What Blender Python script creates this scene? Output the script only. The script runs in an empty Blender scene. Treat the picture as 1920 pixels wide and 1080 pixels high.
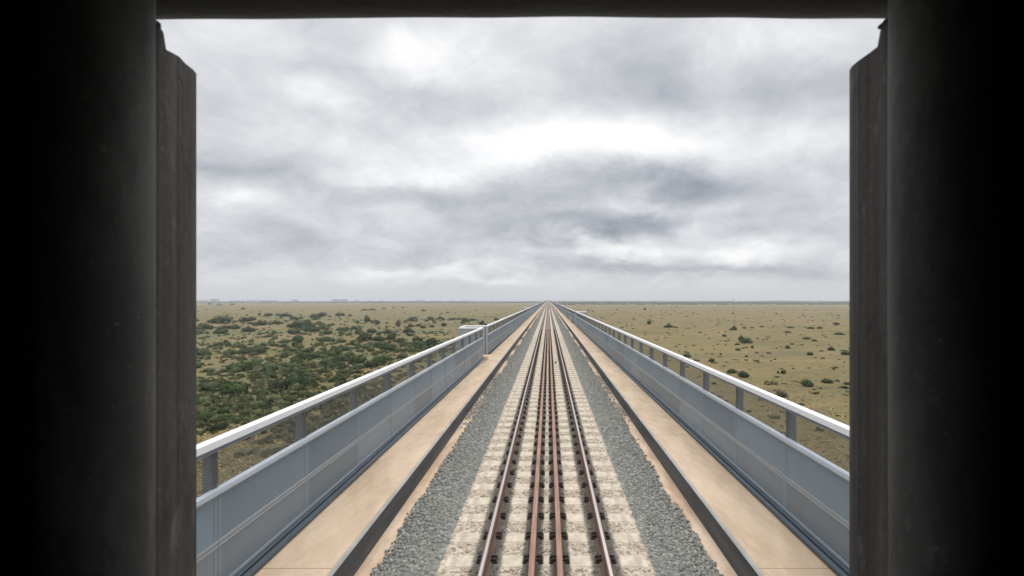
import bpy, math, random
import numpy as np
from mathutils import noise, Vector

random.seed(7)
rng = np.random.default_rng(7)
C = bpy.context.scene.collection
SC = bpy.context.scene

# ------------------------------------------------------------------ camera
F = 883.0                       # focal length in photo pixels (1920 wide)
VX, VY = 1028.0, 562.0          # vanishing point of the track in the photo
CX, CZ = 0.03, 3.15             # camera stands 3 cm right of the track axis, 3.15 m above the rail heads
cam = bpy.data.cameras.new('camera')
camo = bpy.data.objects.new('camera', cam)
C.objects.link(camo)
camo.location = (CX, 0, CZ)
camo.rotation_euler = (math.radians(90), 0, 0)
cam.sensor_width = 36.0
cam.lens = F / 1920 * 36
cam.shift_x = (960 - VX) / 1920
cam.shift_y = (VY - 540) / 1920
cam.clip_start = 0.02
cam.clip_end = 60000
cam.dof.use_dof = True; cam.dof.focus_distance = 40.0; cam.dof.aperture_fstop = 5.6
SC.camera = camo

SC.view_settings.view_transform = 'Standard'
SC.view_settings.look = 'None'
SC.view_settings.exposure = 0.0
SC.view_settings.gamma = 1.0
SC.render.engine = 'CYCLES'
SC.cycles.use_denoising = True
SC.cycles.volume_bounces = 0
SC.cycles.max_bounces = 6
SC.cycles.transparent_max_bounces = 8

# ------------------------------------------------------------------ node helper
class G:
    """tiny expression helper over a node tree"""
    def __init__(s, nt): s.nt = nt
    def n(s, t, **kw):
        o = s.nt.nodes.new(t)
        for k, v in kw.items(): setattr(o, k, v)
        return o
    def link(s, a, b): s.nt.links.new(a, b)
    def put(s, sock, v):
        if isinstance(v, bpy.types.NodeSocket): s.link(v, sock)
        else: sock.default_value = v
    def m(s, op, a, b=0.0, c=None, clamp=False):
        o = s.n('ShaderNodeMath', operation=op, use_clamp=clamp)
        s.put(o.inputs[0], a); s.put(o.inputs[1], b)
        if c is not None: s.put(o.inputs[2], c)
        return o.outputs[0]
    def sm(s, v, lo, hi, a=0.0, b=1.0):
        o = s.n('ShaderNodeMapRange', interpolation_type='SMOOTHSTEP')
        s.put(o.inputs[0], v); o.inputs[1].default_value = lo; o.inputs[2].default_value = hi
        o.inputs[3].default_value = a; o.inputs[4].default_value = b
        return o.outputs[0]
    def noise(s, vec, scale, detail=4, rough=0.55, dist=0.0, out=0):
        o = s.n('ShaderNodeTexNoise')
        if vec is not None: s.link(vec, o.inputs['Vector'])
        o.inputs['Scale'].default_value = scale; o.inputs['Detail'].default_value = detail
        o.inputs['Roughness'].default_value = rough; o.inputs['Distortion'].default_value = dist
        return o.outputs[out]
    def comb(s, x, y, z=0.0):
        o = s.n('ShaderNodeCombineXYZ')
        s.put(o.inputs[0], x); s.put(o.inputs[1], y); s.put(o.inputs[2], z)
        return o.outputs[0]
    def mix(s, f, a, b, blend='MIX'):
        o = s.n('ShaderNodeMix', data_type='RGBA', blend_type=blend)
        s.put(o.inputs[0], f)
        s.put(o.inputs[6], a if isinstance(a, bpy.types.NodeSocket) else (*a, 1))
        s.put(o.inputs[7], b if isinstance(b, bpy.types.NodeSocket) else (*b, 1))
        return o.outputs[2]
    def ramp(s, v, stops):
        o = s.n('ShaderNodeValToRGB')
        s.put(o.inputs[0], v)
        e = o.color_ramp.elements
        while len(e) < len(stops): e.new(0.5)
        for k, (p, c) in enumerate(stops):
            e[k].position = p; e[k].color = (*c, 1)
        return o.outputs[0]

# ------------------------------------------------------------------ sky
SUN_EL, SUN_AZ = math.radians(48), math.radians(8)       # azimuth measured from +Y towards +X
w = bpy.data.worlds.new('World'); SC.world = w; w.use_nodes = True
nt = w.node_tree; nt.nodes.clear(); g = G(nt)
tc = g.n('ShaderNodeTexCoord'); sep = g.n('ShaderNodeSeparateXYZ'); g.link(tc.outputs['Generated'], sep.inputs[0])
dx, dy, dz = sep.outputs
sky = g.n('ShaderNodeTexSky', sky_type='NISHITA'); sky.sun_disc = False
sky.sun_elevation = SUN_EL; sky.sun_rotation = SUN_AZ
zz = g.m('ADD', g.m('MAXIMUM', dz, 0.0), 0.40)
plane = g.comb(g.m('DIVIDE', dx, zz), g.m('DIVIDE', dy, zz), 0.3)
n1 = g.noise(plane, 1.9, 9, 0.52, 0.6)
n2 = g.noise(plane, 5.2, 10, 0.66, 0.35)
# direction relative to the line of the track (tangent coordinates), warped by noise
dys = g.m('MAXIMUM', dy, 0.05)
wn = g.n('ShaderNodeTexNoise'); g.link(plane, wn.inputs['Vector']); wn.inputs['Scale'].default_value = 2.6; wn.inputs['Detail'].default_value = 6
wn.inputs['Roughness'].default_value = 0.6
ws = g.n('ShaderNodeSeparateColor'); g.link(wn.outputs['Color'], ws.inputs[0])
u = g.m('ADD', g.m('DIVIDE', dx, dys), g.m('MULTIPLY', g.m('SUBTRACT', ws.outputs[0], 0.5), 0.34))
v = g.m('ADD', g.m('DIVIDE', dz, dys), g.m('MULTIPLY', g.m('SUBTRACT', ws.outputs[1], 0.5), 0.13))
gate = g.sm(dy, 0.1, 0.4)
CLOUDS = [(1060,268,170,42,.72),(1320,268,170,36,.28),(819,102,60,50,.42),(616,187,55,24,.38),(412,70,110,40,.18),(1462,82,60,30,.28),
 (960,165,90,26,.16),(425,376,60,12,.36),(1173,463,75,15,.5),(1410,474,80,14,.42),(924,519,50,10,.5),(754,519,90,9,.3),(754,410,40,18,.2),
 (1541,246,60,30,.12),(1311,424,60,12,.22),(1230,384,90,8,.2),(760,330,120,16,.22),(480,230,60,30,.1),
 (1250,335,120,24,-.62),(1150,412,100,15,-.5),(1442,425,130,30,-.3),(1442,194,170,42,-.34),(1147,150,90,55,-.22),(426,322,75,18,-.36),
 (754,205,120,30,-.2),(1344,506,240,12,-.4),(820,372,170,20,-.32),(1010,437,140,26,-.26),(557,450,170,30,-.2),(622,135,80,18,-.16),
 (852,285,50,20,-.14),(1344,360,120,20,-.2),(540,330,80,22,-.15),(1560,330,60,40,-.08),(650,490,150,14,-.12)]
tot = g.m('MULTIPLY_ADD', g.m('SUBTRACT', n1, 0.5), 0.85, 0.62)
tot = g.m('MULTIPLY_ADD', g.m('SUBTRACT', n2, 0.5), 0.72, tot)
acc = None
for (px, py, sx, sy, am) in CLOUDS:
    du = g.m('MULTIPLY', g.m('SUBTRACT', u, (px - VX) / F), F / sx)
    dv = g.m('MULTIPLY', g.m('SUBTRACT', v, (VY - py) / F), F / sy)
    r2 = g.m('MULTIPLY_ADD', du, du, g.m('MULTIPLY', dv, dv))
    e = g.m('EXPONENT', g.m('MULTIPLY', r2, -0.5))
    acc = g.m('MULTIPLY', e, am) if acc is None else g.m('MULTIPLY_ADD', e, am, acc)
tot = g.m('ADD', tot, g.m('MULTIPLY', acc, g.m('MULTIPLY', gate, 0.78)))
ccol = g.ramp(tot, [(0.0, (.27, .30, .345)), (.28, (.44, .465, .51)), (.52, (.62, .635, .67)), (.75, (.80, .81, .835)), (1.0, (1.02, 1.02, 1.02))])
hz = g.sm(dz, 0.0, 0.085)                                  # paler, even band of air low down
ccol = g.mix(g.sm(dz, 0.0, 0.06), (.64, .645, .65), ccol)
up = g.sm(dz, 0.50, 0.85, 1.0, 2.5)                       # overcast: the zenith is brighter than the sky lower down
back = g.sm(dy, -0.3, 0.25, 1.35, 1.0)
lum = g.m('MULTIPLY', up, back)
ccol = g.mix(1.0, ccol, g.comb(lum, lum, lum), 'MULTIPLY')
bg1 = g.n('ShaderNodeBackground'); g.link(sky.outputs[0], bg1.inputs[0]); bg1.inputs[1].default_value = 0.1
bg2 = g.n('ShaderNodeBackground'); g.link(ccol, bg2.inputs[0]); bg2.inputs[1].default_value = 1.0
ms = g.n('ShaderNodeMixShader'); ms.inputs[0].default_value = 0.97
g.link(bg1.outputs[0], ms.inputs[1]); g.link(bg2.outputs[0], ms.inputs[2])
wo = g.n('ShaderNodeOutputWorld'); g.link(ms.outputs[0], wo.inputs[0])
w.cycles.sampling_method = 'MANUAL'; w.cycles.sample_map_resolution = 512

sl = bpy.data.lights.new('sun', 'SUN'); sl.energy = 1.0; sl.angle = math.radians(25); sl.color = (1, .95, .88)
so = bpy.data.objects.new('sun', sl); C.objects.link(so)
sd = Vector((math.sin(SUN_AZ) * math.cos(SUN_EL), math.cos(SUN_AZ) * math.cos(SUN_EL), math.sin(SUN_EL)))
so.rotation_euler = sd.to_track_quat('Z', 'Y').to_euler()

# ------------------------------------------------------------------ materials
def mat(name, base, rough=0.8, metal=0.0, spec=0.3, var=0.0, vscale=3.0, stretch=None, bump=0.0, bscale=40.0, col2=None, obj=True):
    m = bpy.data.materials.new(name); m.use_nodes = True
    nt = m.node_tree; g = G(nt); b = nt.nodes['Principled BSDF']
    b.inputs['Roughness'].default_value = rough; b.inputs['Metallic'].default_value = metal
    b.inputs['Specular IOR Level'].default_value = spec
    tc = g.n('ShaderNodeTexCoord'); vec = tc.outputs['Object']
    if stretch:
        mp = g.n('ShaderNodeMapping'); mp.inputs['Scale'].default_value = stretch
        g.link(vec, mp.inputs['Vector']); vec = mp.outputs[0]
    if var or col2:
        f = g.sm(g.noise(vec, vscale, 6, 0.6), 0.3, 0.7)
        c2 = col2 or tuple(c * (1 - var) for c in base)
        g.link(g.mix(f, c2, base), b.inputs['Base Color'])
    else: b.inputs['Base Color'].default_value = (*base, 1)
    if name.startswith('panel_') and (var or col2):
        oi = g.n('ShaderNodeObjectInfo'); l = b.inputs['Base Color'].links[0].from_socket; k = g.m('MULTIPLY_ADD', oi.outputs['Random'], .34, .83)
        g.link(g.mix(1.0, l, g.comb(k, k, k), 'MULTIPLY'), b.inputs['Base Color'])
    if name in ('black_rubber', 'worn_seal'):      # scuffs and dusty rubs worn into the rubber
        l = b.inputs['Base Color'].links[0].from_socket
        mp2 = g.n('ShaderNodeMapping'); mp2.inputs['Scale'].default_value = (1, 1, .45); g.link(tc.outputs['Object'], mp2.inputs[0])
        k1 = g.sm(g.noise(mp2.outputs[0], 14, 6, .7, .8), .56, .70); k2 = g.sm(g.noise(tc.outputs['Object'], 75, 4, .7), .62, .72)
        l = g.mix(g.m('MULTIPLY', k1, .5), l, (.19, .18, .17)); l = g.mix(g.m('MULTIPLY', k2, .45), l, (.24, .23, .215))
        l = g.mix(g.m('MULTIPLY', g.sm(g.noise(mp2.outputs[0], 9, 5, .65, .4), .54, .66), .5), l, (.03, .028, .028))
        g.link(l, b.inputs['Base Color'])
    if bump:
        bn = g.n('ShaderNodeBump'); bn.inputs['Strength'].default_value = bump; bn.inputs['Distance'].default_value = 0.02
        g.link(g.noise(tc.outputs['Object'], bscale, 5, 0.6), bn.inputs['Height']); g.link(bn.outputs[0], b.inputs['Normal'])
    return m

M = {}
M['rubber'] = mat('black_rubber', (.115, .115, .113), .7, spec=.25, var=.5, vscale=4, stretch=(2.5, 2.5, .8), bump=.08, bscale=25)
M['seal'] = mat('worn_seal', (.088, .083, .079), .75, spec=.2, col2=(.058, .053, .050), vscale=4, stretch=(6, 6, .5), bump=.12, bscale=40)
M['blackroll'] = mat('black_roll', (.024, .029, .038), .6, spec=.35, var=.4, vscale=4, bump=.2, bscale=30)
M['inside'] = mat('dark_lining', (.012, .012, .012), .8, var=.3, vscale=2)
M['livery'] = mat('carriage_paint', (.35, .36, .36), .35, spec=.5, var=.1)
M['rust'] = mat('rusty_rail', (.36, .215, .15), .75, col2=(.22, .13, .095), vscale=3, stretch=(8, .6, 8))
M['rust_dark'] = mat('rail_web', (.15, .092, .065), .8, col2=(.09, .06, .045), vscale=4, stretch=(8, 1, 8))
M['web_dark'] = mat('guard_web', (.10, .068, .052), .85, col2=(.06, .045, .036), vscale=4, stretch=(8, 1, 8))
M['shiny'] = mat('rail_head', (.40, .36, .35), .45, metal=.6, spec=.5, var=.12, vscale=3, stretch=(20, .3, 20))
M['clip'] = mat('fastening_iron', (.045, .036, .032), .7, var=.4, vscale=30)
M['steelpanel'] = mat('panel_blue_grey', (.19, .248, .295), .40, spec=.45, var=.10, vscale=.8)
M['strip'] = mat('joint_strip', (.205, .253, .285), .45, spec=.45)
M['steelpanel2'] = mat('panel_warm_grey', (.195, .232, .262), .42, spec=.45, var=.10, vscale=.8)
M['lip'] = mat('panel_lip', (.30, .33, .355), .4, spec=.5)
M['cap'] = mat('cap_skylit_pale', (.52, .57, .62), .38, spec=.5, var=.08, vscale=1.5)  # pale tone carries the sky light on the cap's top
M['rail_white'] = mat('handrail_pale', (.86, .86, .87), .4, spec=.5, var=.04, vscale=1)
M['post'] = mat('post_grey', (.18, .20, .225), .5, spec=.4, var=.15, vscale=2)
M['postlight'] = mat('post_pale', (.36, .38, .39), .5, spec=.4, var=.1, vscale=2)
M['wire'] = mat('wire_grey', (.10, .095, .085), .6)
M['conduit'] = mat('kerb_channel', (.06, .08, .10), .5, spec=.4, var=.2, vscale=2)
M['wallface'] = mat('shaded_stained_concrete', (.115, .113, .110), .9, col2=(.062, .064, .068), vscale=1.4, stretch=(1, .35, 3), bump=.3)  # stained grey, with the upright face's shade put into the dark colour
M['concrete'] = mat('pale_concrete', (.42, .40, .37), .9, var=.25, vscale=2, bump=.2)
M['white'] = mat('white_paint', (.75, .75, .74), .5)
M['stone_dark'] = mat('dark_stone', (.06, .05, .04), .9)

def walkway_mat():
    m = bpy.data.materials.new('tan_walkway'); m.use_nodes = True; g = G(m.node_tree); b = m.node_tree.nodes['Principled BSDF']
    b.inputs['Roughness'].default_value = .92; b.inputs['Specular IOR Level'].default_value = .2
    tc = g.n('ShaderNodeTexCoord'); mp = g.n('ShaderNodeMapping'); mp.inputs['Scale'].default_value = (1.6, .55, 1)
    g.link(tc.outputs['Object'], mp.inputs[0])
    a = g.sm(g.noise(mp.outputs[0], 1.3, 6, .6), .32, .7)
    c = g.mix(a, (.46, .345, .24), (.59, .455, .33))
    f = g.sm(g.noise(mp.outputs[0], 5, 8, .7), .42, .75)
    c = g.mix(g.m('MULTIPLY', f, .35), c, (.70, .58, .44))
    sp = g.sm(g.noise(tc.outputs['Object'], 90, 3, .6), .4, .8)
    c = g.mix(g.m('MULTIPLY', sp, .22), c, (.33, .24, .16))
    # thin joint between cast slabs every 5 m
    s = g.n('ShaderNodeSeparateXYZ'); g.link(tc.outputs['Object'], s.inputs[0])
    j = g.m('LESS_THAN', g.m('FRACT', g.m('DIVIDE', s.outputs[1], 5.25)), .003)
    c = g.mix(g.m('MULTIPLY', j, .6), c, (.14, .11, .09))
    g.link(c, b.inputs['Base Color'])
    bn = g.n('ShaderNodeBump'); bn.inputs['Strength'].default_value = .3; bn.inputs['Distance'].default_value = .01
    g.link(g.noise(tc.outputs['Object'], 60, 5, .6), bn.inputs['Height']); g.link(bn.outputs[0], b.inputs['Normal'])
    return m
M['walkway'] = walkway_mat()

def sleeper_mat():
    m = bpy.data.materials.new('cream_sleeper'); m.use_nodes = True; g = G(m.node_tree); b = m.node_tree.nodes['Principled BSDF']
    b.inputs['Roughness'].default_value = .9; b.inputs['Specular IOR Level'].default_value = .2
    tc = g.n('ShaderNodeTexCoord'); oi = g.n('ShaderNodeObjectInfo')
    off = g.n('ShaderNodeVectorMath', operation='ADD'); g.link(tc.outputs['Object'], off.inputs[0])
    g.link(g.comb(0.0, g.m('MULTIPLY', oi.outputs['Random'], 40.0), 0.0), off.inputs[1]); vec = off.outputs[0]
    s = g.n('ShaderNodeSeparateXYZ'); g.link(tc.outputs['Object'], s.inputs[0])
    a = g.sm(g.noise(vec, 6, 6, .6), .3, .72)
    c = g.mix(a, (.45, .385, .30), (.63, .545, .43))
    wob = g.m('MULTIPLY', g.m('SUBTRACT', g.noise(vec, 14, 4, .6), .5), .06)
    ax = g.m('ABSOLUTE', g.m('ADD', s.outputs[0], wob))
    # brake dust and rust round each rail seat
    k1 = g.m('SUBTRACT', 1.0, g.sm(g.m('ABSOLUTE', g.m('SUBTRACT', ax, .7525)), .155, .215))
    k2 = g.m('SUBTRACT', 1.0, g.sm(g.m('ABSOLUTE', g.m('SUBTRACT', ax, .175)), .105, .15))
    k = g.m('MAXIMUM', k1, k2)
    dk = g.mix(g.sm(g.noise(vec, 20, 4, .6), .3, .7), (.05, .046, .042), (.13, .115, .10))
    c = g.mix(g.m('MULTIPLY', k, .88), c, dk)
    # grey line marking the slope near the sleeper ends
    k3 = g.m('SUBTRACT', 1.0, g.sm(g.m('ABSOLUTE', g.m('SUBTRACT', ax, 1.17)), .02, .06))
    c = g.mix(g.m('MULTIPLY', k3, .45), c, (.30, .26, .22))
    g.link(c, b.inputs['Base Color'])
    bn = g.n('ShaderNodeBump'); bn.inputs['Strength'].default_value = .3; bn.inputs['Distance'].default_value = .006
    g.link(g.noise(vec, 70, 4, .6), bn.inputs['Height']); g.link(bn.outputs[0], b.inputs['Normal'])
    return m
M['sleeper'] = sleeper_mat()

def ballast_mat(stones):
    m = bpy.data.materials.new('ballast_stone'); m.use_nodes = True; g = G(m.node_tree); b = m.node_tree.nodes['Principled BSDF']
    b.inputs['Roughness'].default_value = .95; b.inputs['Specular IOR Level'].default_value = .15
    tc = g.n('ShaderNodeTexCoord'); s = g.n('ShaderNodeSeparateXYZ'); g.link(tc.outputs['Object'], s.inputs[0])
    if stones:
        geo = g.n('ShaderNodeNewGeometry'); r = geo.outputs['Random Per Island']
    else:
        vo = g.n('ShaderNodeTexVoronoi'); g.link(tc.outputs['Object'], vo.inputs['Vector']); vo.inputs['Scale'].default_value = 16
        sc_ = g.n('ShaderNodeSeparateColor'); g.link(vo.outputs['Color'], sc_.inputs[0]); r = sc_.outputs[0]
        bn = g.n('ShaderNodeBump'); bn.inputs['Strength'].default_value = .8; bn.inputs['Distance'].default_value = .03; bn.invert = True
        g.link(vo.outputs['Distance'], bn.inputs['Height']); g.link(bn.outputs[0], b.inputs['Normal'])
    grey = g.ramp(r, [(0, (.17, .167, .15)), (.5, (.235, .232, .21)), (.85, (.30, .294, .262)), (1, (.38, .36, .315))])
    mossy = g.sm(g.noise(tc.outputs['Object'], 1.2, 6, .65), .45, .75)
    grey = g.mix(g.m('MULTIPLY', mossy, .45), grey, (.19, .20, .165))
    if not stones: grey = g.mix(1.0, grey, (.80, .80, .80), 'MULTIPLY')  # flat sheet darkened to stand in for the stones' self-shadow
    beige = g.ramp(r, [(0, (.31, .26, .20)), (.5, (.44, .375, .29)), (1, (.56, .485, .39))])
    wob = g.m('MULTIPLY', g.m('SUBTRACT', g.noise(tc.outputs['Object'], 9, 4, .6), .5), .1)
    ax = g.m('ABSOLUTE', g.m('ADD', s.outputs[0], wob))
    c = g.mix(g.m('SUBTRACT', 1.0, g.sm(ax, 1.31, 1.35)), grey, beige)
    k1 = g.m('SUBTRACT', 1.0, g.sm(g.m('ABSOLUTE', g.m('SUBTRACT', ax, .7525)), .14, .22))
    k2 = g.m('SUBTRACT', 1.0, g.sm(g.m('ABSOLUTE', g.m('SUBTRACT', ax, .175)), .10, .155))
    c = g.mix(g.m('MULTIPLY', g.m('MAXIMUM', k1, k2), .85), c, (.085, .078, .07))
    g.link(c, b.inputs['Base Color'])
    return m
M['ballast'] = ballast_mat(False); M['stones'] = ballast_mat(True)

def ledge_mat():
    m = mat('tan_fines', (.64, .50, .37), .95, col2=(.46, .32, .21), vscale=2.2, stretch=(2, .6, 1), bump=.5, bscale=50)
    return m
M['ledge'] = ledge_mat()

def ground_mat():
    m = bpy.data.materials.new('savanna_grass'); m.use_nodes = True; g = G(m.node_tree); b = m.node_tree.nodes['Principled BSDF']
    b.inputs['Roughness'].default_value = .95; b.inputs['Specular IOR Level'].default_value = .1
    tc = g.n('ShaderNodeTexCoord'); P = tc.outputs['Object']
    s = g.n('ShaderNodeSeparateXYZ'); g.link(P, s.inputs[0])
    big = g.sm(g.noise(P, .006, 6, .6), .35, .65)
    mid = g.sm(g.noise(P, .035, 7, .62, .4), .35, .68)
    fine = g.sm(g.noise(P, .35, 6, .7), .3, .72)
    tiny = g.noise(P, 2.2, 4, .7)
    c = g.mix(big, (.182, .140, .055), (.215, .160, .078))
    c = g.mix(g.m('MULTIPLY', mid, .75), c, (.108, .106, .036))
    c = g.mix(g.m('MULTIPLY', fine, .4), c, (.27, .205, .115))
    str_ = g.n('ShaderNodeMapping'); str_.inputs['Scale'].default_value = (.35, 1, 1); g.link(P, str_.inputs[0])
    c = g.mix(g.m('MULTIPLY', g.sm(g.noise(str_.outputs[0], .06, 8, .72, .6), .5, .62), .55), c, (.105, .092, .05))
    # greener hollow on the left where the thicket stands
    side = g.sm(s.outputs[0], -30, 10, 1.0, 0.0)
    far = g.sm(s.outputs[1], 500, 900, 1.0, 0.0)
    gr = g.m('MULTIPLY', g.m('MULTIPLY', side, far), g.sm(g.noise(P, .022, 6, .65, .3), .42, .6))
    c = g.mix(g.m('MULTIPLY', gr, .6), c, (.10, .12, .062))
    dark = g.sm(g.noise(P, .11, 7, .7, .5), .56, .68)
    c = g.mix(g.m('MULTIPLY', dark, .6), c, (.095, .098, .05))
    spots = g.sm(g.noise(P, .55, 5, .7), .60, .70)
    c = g.mix(g.m('MULTIPLY', spots, .6), c, (.075, .082, .04))
    trk = g.m('LESS_THAN', g.m('ABSOLUTE', g.m('SUBTRACT', s.outputs[1], g.m('MULTIPLY_ADD', g.noise(P, .03, 3, .5), 16.0, 148.0))), .45)
    trk = g.m('MULTIPLY', trk, g.m('MULTIPLY', g.sm(s.outputs[0], 50, 60), g.sm(s.outputs[0], 88, 100, 1.0, 0.0)))
    c = g.mix(g.m('MULTIPLY', trk, .6), c, (.07, .065, .035))
    red = g.sm(g.noise(P, .012, 5, .6), .55, .75)
    c = g.mix(g.m('MULTIPLY', red, .45), c, (.235, .155, .105))
    c = g.mix(g.sm(tiny, .4, .8, 0.0, .25), c, (.13, .12, .06))
    g.link(c, b.inputs['Base Color'])
    bn = g.n('ShaderNodeBump'); bn.inputs['Strength'].default_value = .5; bn.inputs['Distance'].default_value = .35
    g.link(g.noise(P, .9, 6, .75), bn.inputs['Height']); g.link(bn.outputs[0], b.inputs['Normal'])
    return m
M['ground'] = ground_mat()

def leaf_mat(name, a, b_, c_):
    m = bpy.data.materials.new(name); m.use_nodes = True; g = G(m.node_tree); b = m.node_tree.nodes['Principled BSDF']
    b.inputs['Roughness'].default_value = .8; b.inputs['Specular IOR Level'].default_value = .15
    geo = g.n('ShaderNodeNewGeometry'); oi = g.n('ShaderNodeObjectInfo')
    c = g.ramp(geo.outputs['Random Per Island'], [(0, a), (.55, b_), (1, c_)])
    hs = g.n('ShaderNodeHueSaturation'); g.link(c, hs.inputs['Color'])
    g.link(g.m('MULTIPLY_ADD', oi.outputs['Random'], .7, .65), hs.inputs['Value'])
    g.link(g.m('MULTIPLY_ADD', oi.outputs['Random'], .035, .475), hs.inputs['Hue'])
    g.link(hs.outputs[0], b.inputs['Base Color'])
    return m
M['leaf'] = leaf_mat('bush_leaves', (.017, .029, .011), (.036, .055, .020), (.078, .102, .037))
M['leaf_light'] = leaf_mat('bush_leaves_light', (.025, .042, .014), (.05, .073, .025), (.095, .118, .045))
M['leaf_dry'] = leaf_mat('bush_leaves_dry', (.045, .042, .024), (.08, .07, .038), (.13, .11, .06))
M['thicket'] = leaf_mat('thicket_leaves', (.028, .042, .014), (.055, .073, .026), (.105, .115, .045))
M['woods'] = mat('far_woods', (.045, .058, .035), .95, var=.4, vscale=.02)
M['hill'] = mat('far_hill', (.09, .10, .08), .95, var=.3, vscale=.003)
M['bld'] = mat('far_wall', (.55, .54, .52), .8, var=.1, vscale=.05)
M['bld2'] = mat('far_wall_grey', (.30, .30, .31), .8, var=.1, vscale=.05)
M['roof'] = mat('far_roof', (.62, .63, .64), .6)
M['win'] = mat('far_window', (.06, .07, .08), .3, spec=.5)
M['tuft'] = leaf_mat('grass_blades', (.26, .21, .09), (.34, .27, .125), (.42, .34, .17))
M['scrub'] = leaf_mat('scrub_leaves', (.06, .07, .032), (.105, .11, .05), (.17, .155, .08))

# ------------------------------------------------------------------ mesh helpers
class MB:
    def __init__(s): s.v = []; s.f = []; s.mi = []
    def box(s, x0, x1, y0, y1, z0, z1, mi=0):
        n = len(s.v)
        s.v += [(x0, y0, z0), (x1, y0, z0), (x1, y1, z0), (x0, y1, z0), (x0, y0, z1), (x1, y0, z1), (x1, y1, z1), (x0, y1, z1)]
        s.f += [(n, n+3, n+2, n+1), (n+4, n+5, n+6, n+7), (n, n+1, n+5, n+4), (n+1, n+2, n+6, n+5), (n+2, n+3, n+7, n+6), (n+3, n, n+4, n+7)]
        s.mi += [mi] * 6
    def prism_y(s, prof, y0, y1, mis=None):
        """closed profile of (x, z) points, extruded along y; mis = material per side"""
        n = len(s.v); k = len(prof)
        s.v += [(x, y0, z) for x, z in prof] + [(x, y1, z) for x, z in prof]
        for i in range(k):
            j = (i + 1) % k
            s.f.append((n+i, n+j, n+k+j, n+k+i)); s.mi.append(mis[i] if mis else 0)
        s.f.append(tuple(n + i for i in range(k))[::-1]); s.mi.append(0)
        s.f.append(tuple(n + k + i for i in range(k))); s.mi.append(0)
    def build(s, name, mats, parent=None, bevel=0.0, smooth=False):
        me = bpy.data.meshes.new(name); me.from_pydata(s.v, [], s.f)
        for m in (mats if isinstance(mats, (list, tuple)) else [mats]): me.materials.append(m)
        me.polygons.foreach_set('material_index', s.mi)
        if smooth: me.polygons.foreach_set('use_smooth', [True] * len(s.f))
        me.update()
        import bmesh
        bm = bmesh.new(); bm.from_mesh(me); bmesh.ops.recalc_face_normals(bm, faces=bm.faces); bm.to_mesh(me); bm.free()
        o = bpy.data.objects.new(name, me); C.objects.link(o)
        if parent: o.parent = parent
        if bevel:
            b = o.modifiers.new('bevel', 'BEVEL'); b.width = bevel; b.segments = 2; b.limit_method = 'ANGLE'
        return o

def tag(o, label=None, cat=None, group=None, kind=None):
    if label: o['label'] = label
    if cat: o['category'] = cat
    if group: o['group'] = group
    if kind: o['kind'] = kind
    return o

def empty(name, loc=(0, 0, 0)):
    o = bpy.data.objects.new(name, None); o.location = loc; o.empty_display_size = .2; C.objects.link(o); return o

def copy_obj(o, parent=None, dy=0.0):
    c = o.copy(); C.objects.link(c)
    if parent: c.parent = parent
    return c

def np_mesh(name, verts, faces, mats, mi=None):
    """fast mesh from numpy arrays, all faces with the same vertex count"""
    me = bpy.data.meshes.new(name); nf, k = faces.shape
    me.vertices.add(len(verts)); me.vertices.foreach_set('co', verts.astype(np.float32).ravel())
    me.loops.add(nf * k); me.loops.foreach_set('vertex_index', faces.astype(np.int32).ravel())
    me.polygons.add(nf); me.polygons.foreach_set('loop_start', np.arange(0, nf * k, k, dtype=np.int32))
    me.polygons.foreach_set('loop_total', np.full(nf, k, dtype=np.int32))
    for m in (mats if isinstance(mats, (list, tuple)) else [mats]): me.materials.append(m)
    if mi is not None: me.polygons.foreach_set('material_index', mi.astype(np.int32))
    me.update(calc_edges=True); me.validate()
    return me

t = (1 + 5 ** .5) / 2
ICO_V = np.array([(-1,t,0),(1,t,0),(-1,-t,0),(1,-t,0),(0,-1,t),(0,1,t),(0,-1,-t),(0,1,-t),(t,0,-1),(t,0,1),(-t,0,-1),(-t,0,1)], float)
ICO_V /= np.linalg.norm(ICO_V[0])
ICO_F = np.array([(0,11,5),(0,5,1),(0,1,7),(0,7,10),(0,10,11),(1,5,9),(5,11,4),(11,10,2),(10,7,6),(7,1,8),(3,9,4),(3,4,2),(3,2,6),(3,6,8),(3,8,9),(4,9,5),(2,4,11),(6,2,10),(8,6,7),(9,8,1)])

def stones_mesh(name, cen, rad, squash, mats, jit=.28, mi=None):
    n = len(cen)
    V = np.repeat(ICO_V[None], n, 0) * (1 + rng.normal(0, jit, (n, 12, 1)))
    sc = rad[:, None] * rng.uniform(.75, 1.25, (n, 3)) * np.array(squash)
    V = V * sc[:, None, :]
    a = rng.uniform(0, 2 * np.pi, n); ca, sa = np.cos(a), np.sin(a)
    X = V[..., 0] * ca[:, None] - V[..., 1] * sa[:, None]; Y = V[..., 0] * sa[:, None] + V[..., 1] * ca[:, None]
    V = np.stack([X, Y, V[..., 2]], -1) + cen[:, None, :]
    Fc = ICO_F[None] + (np.arange(n) * 12)[:, None, None]
    return np_mesh(name, V.reshape(-1, 3), Fc.reshape(-1, 3), mats)

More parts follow.
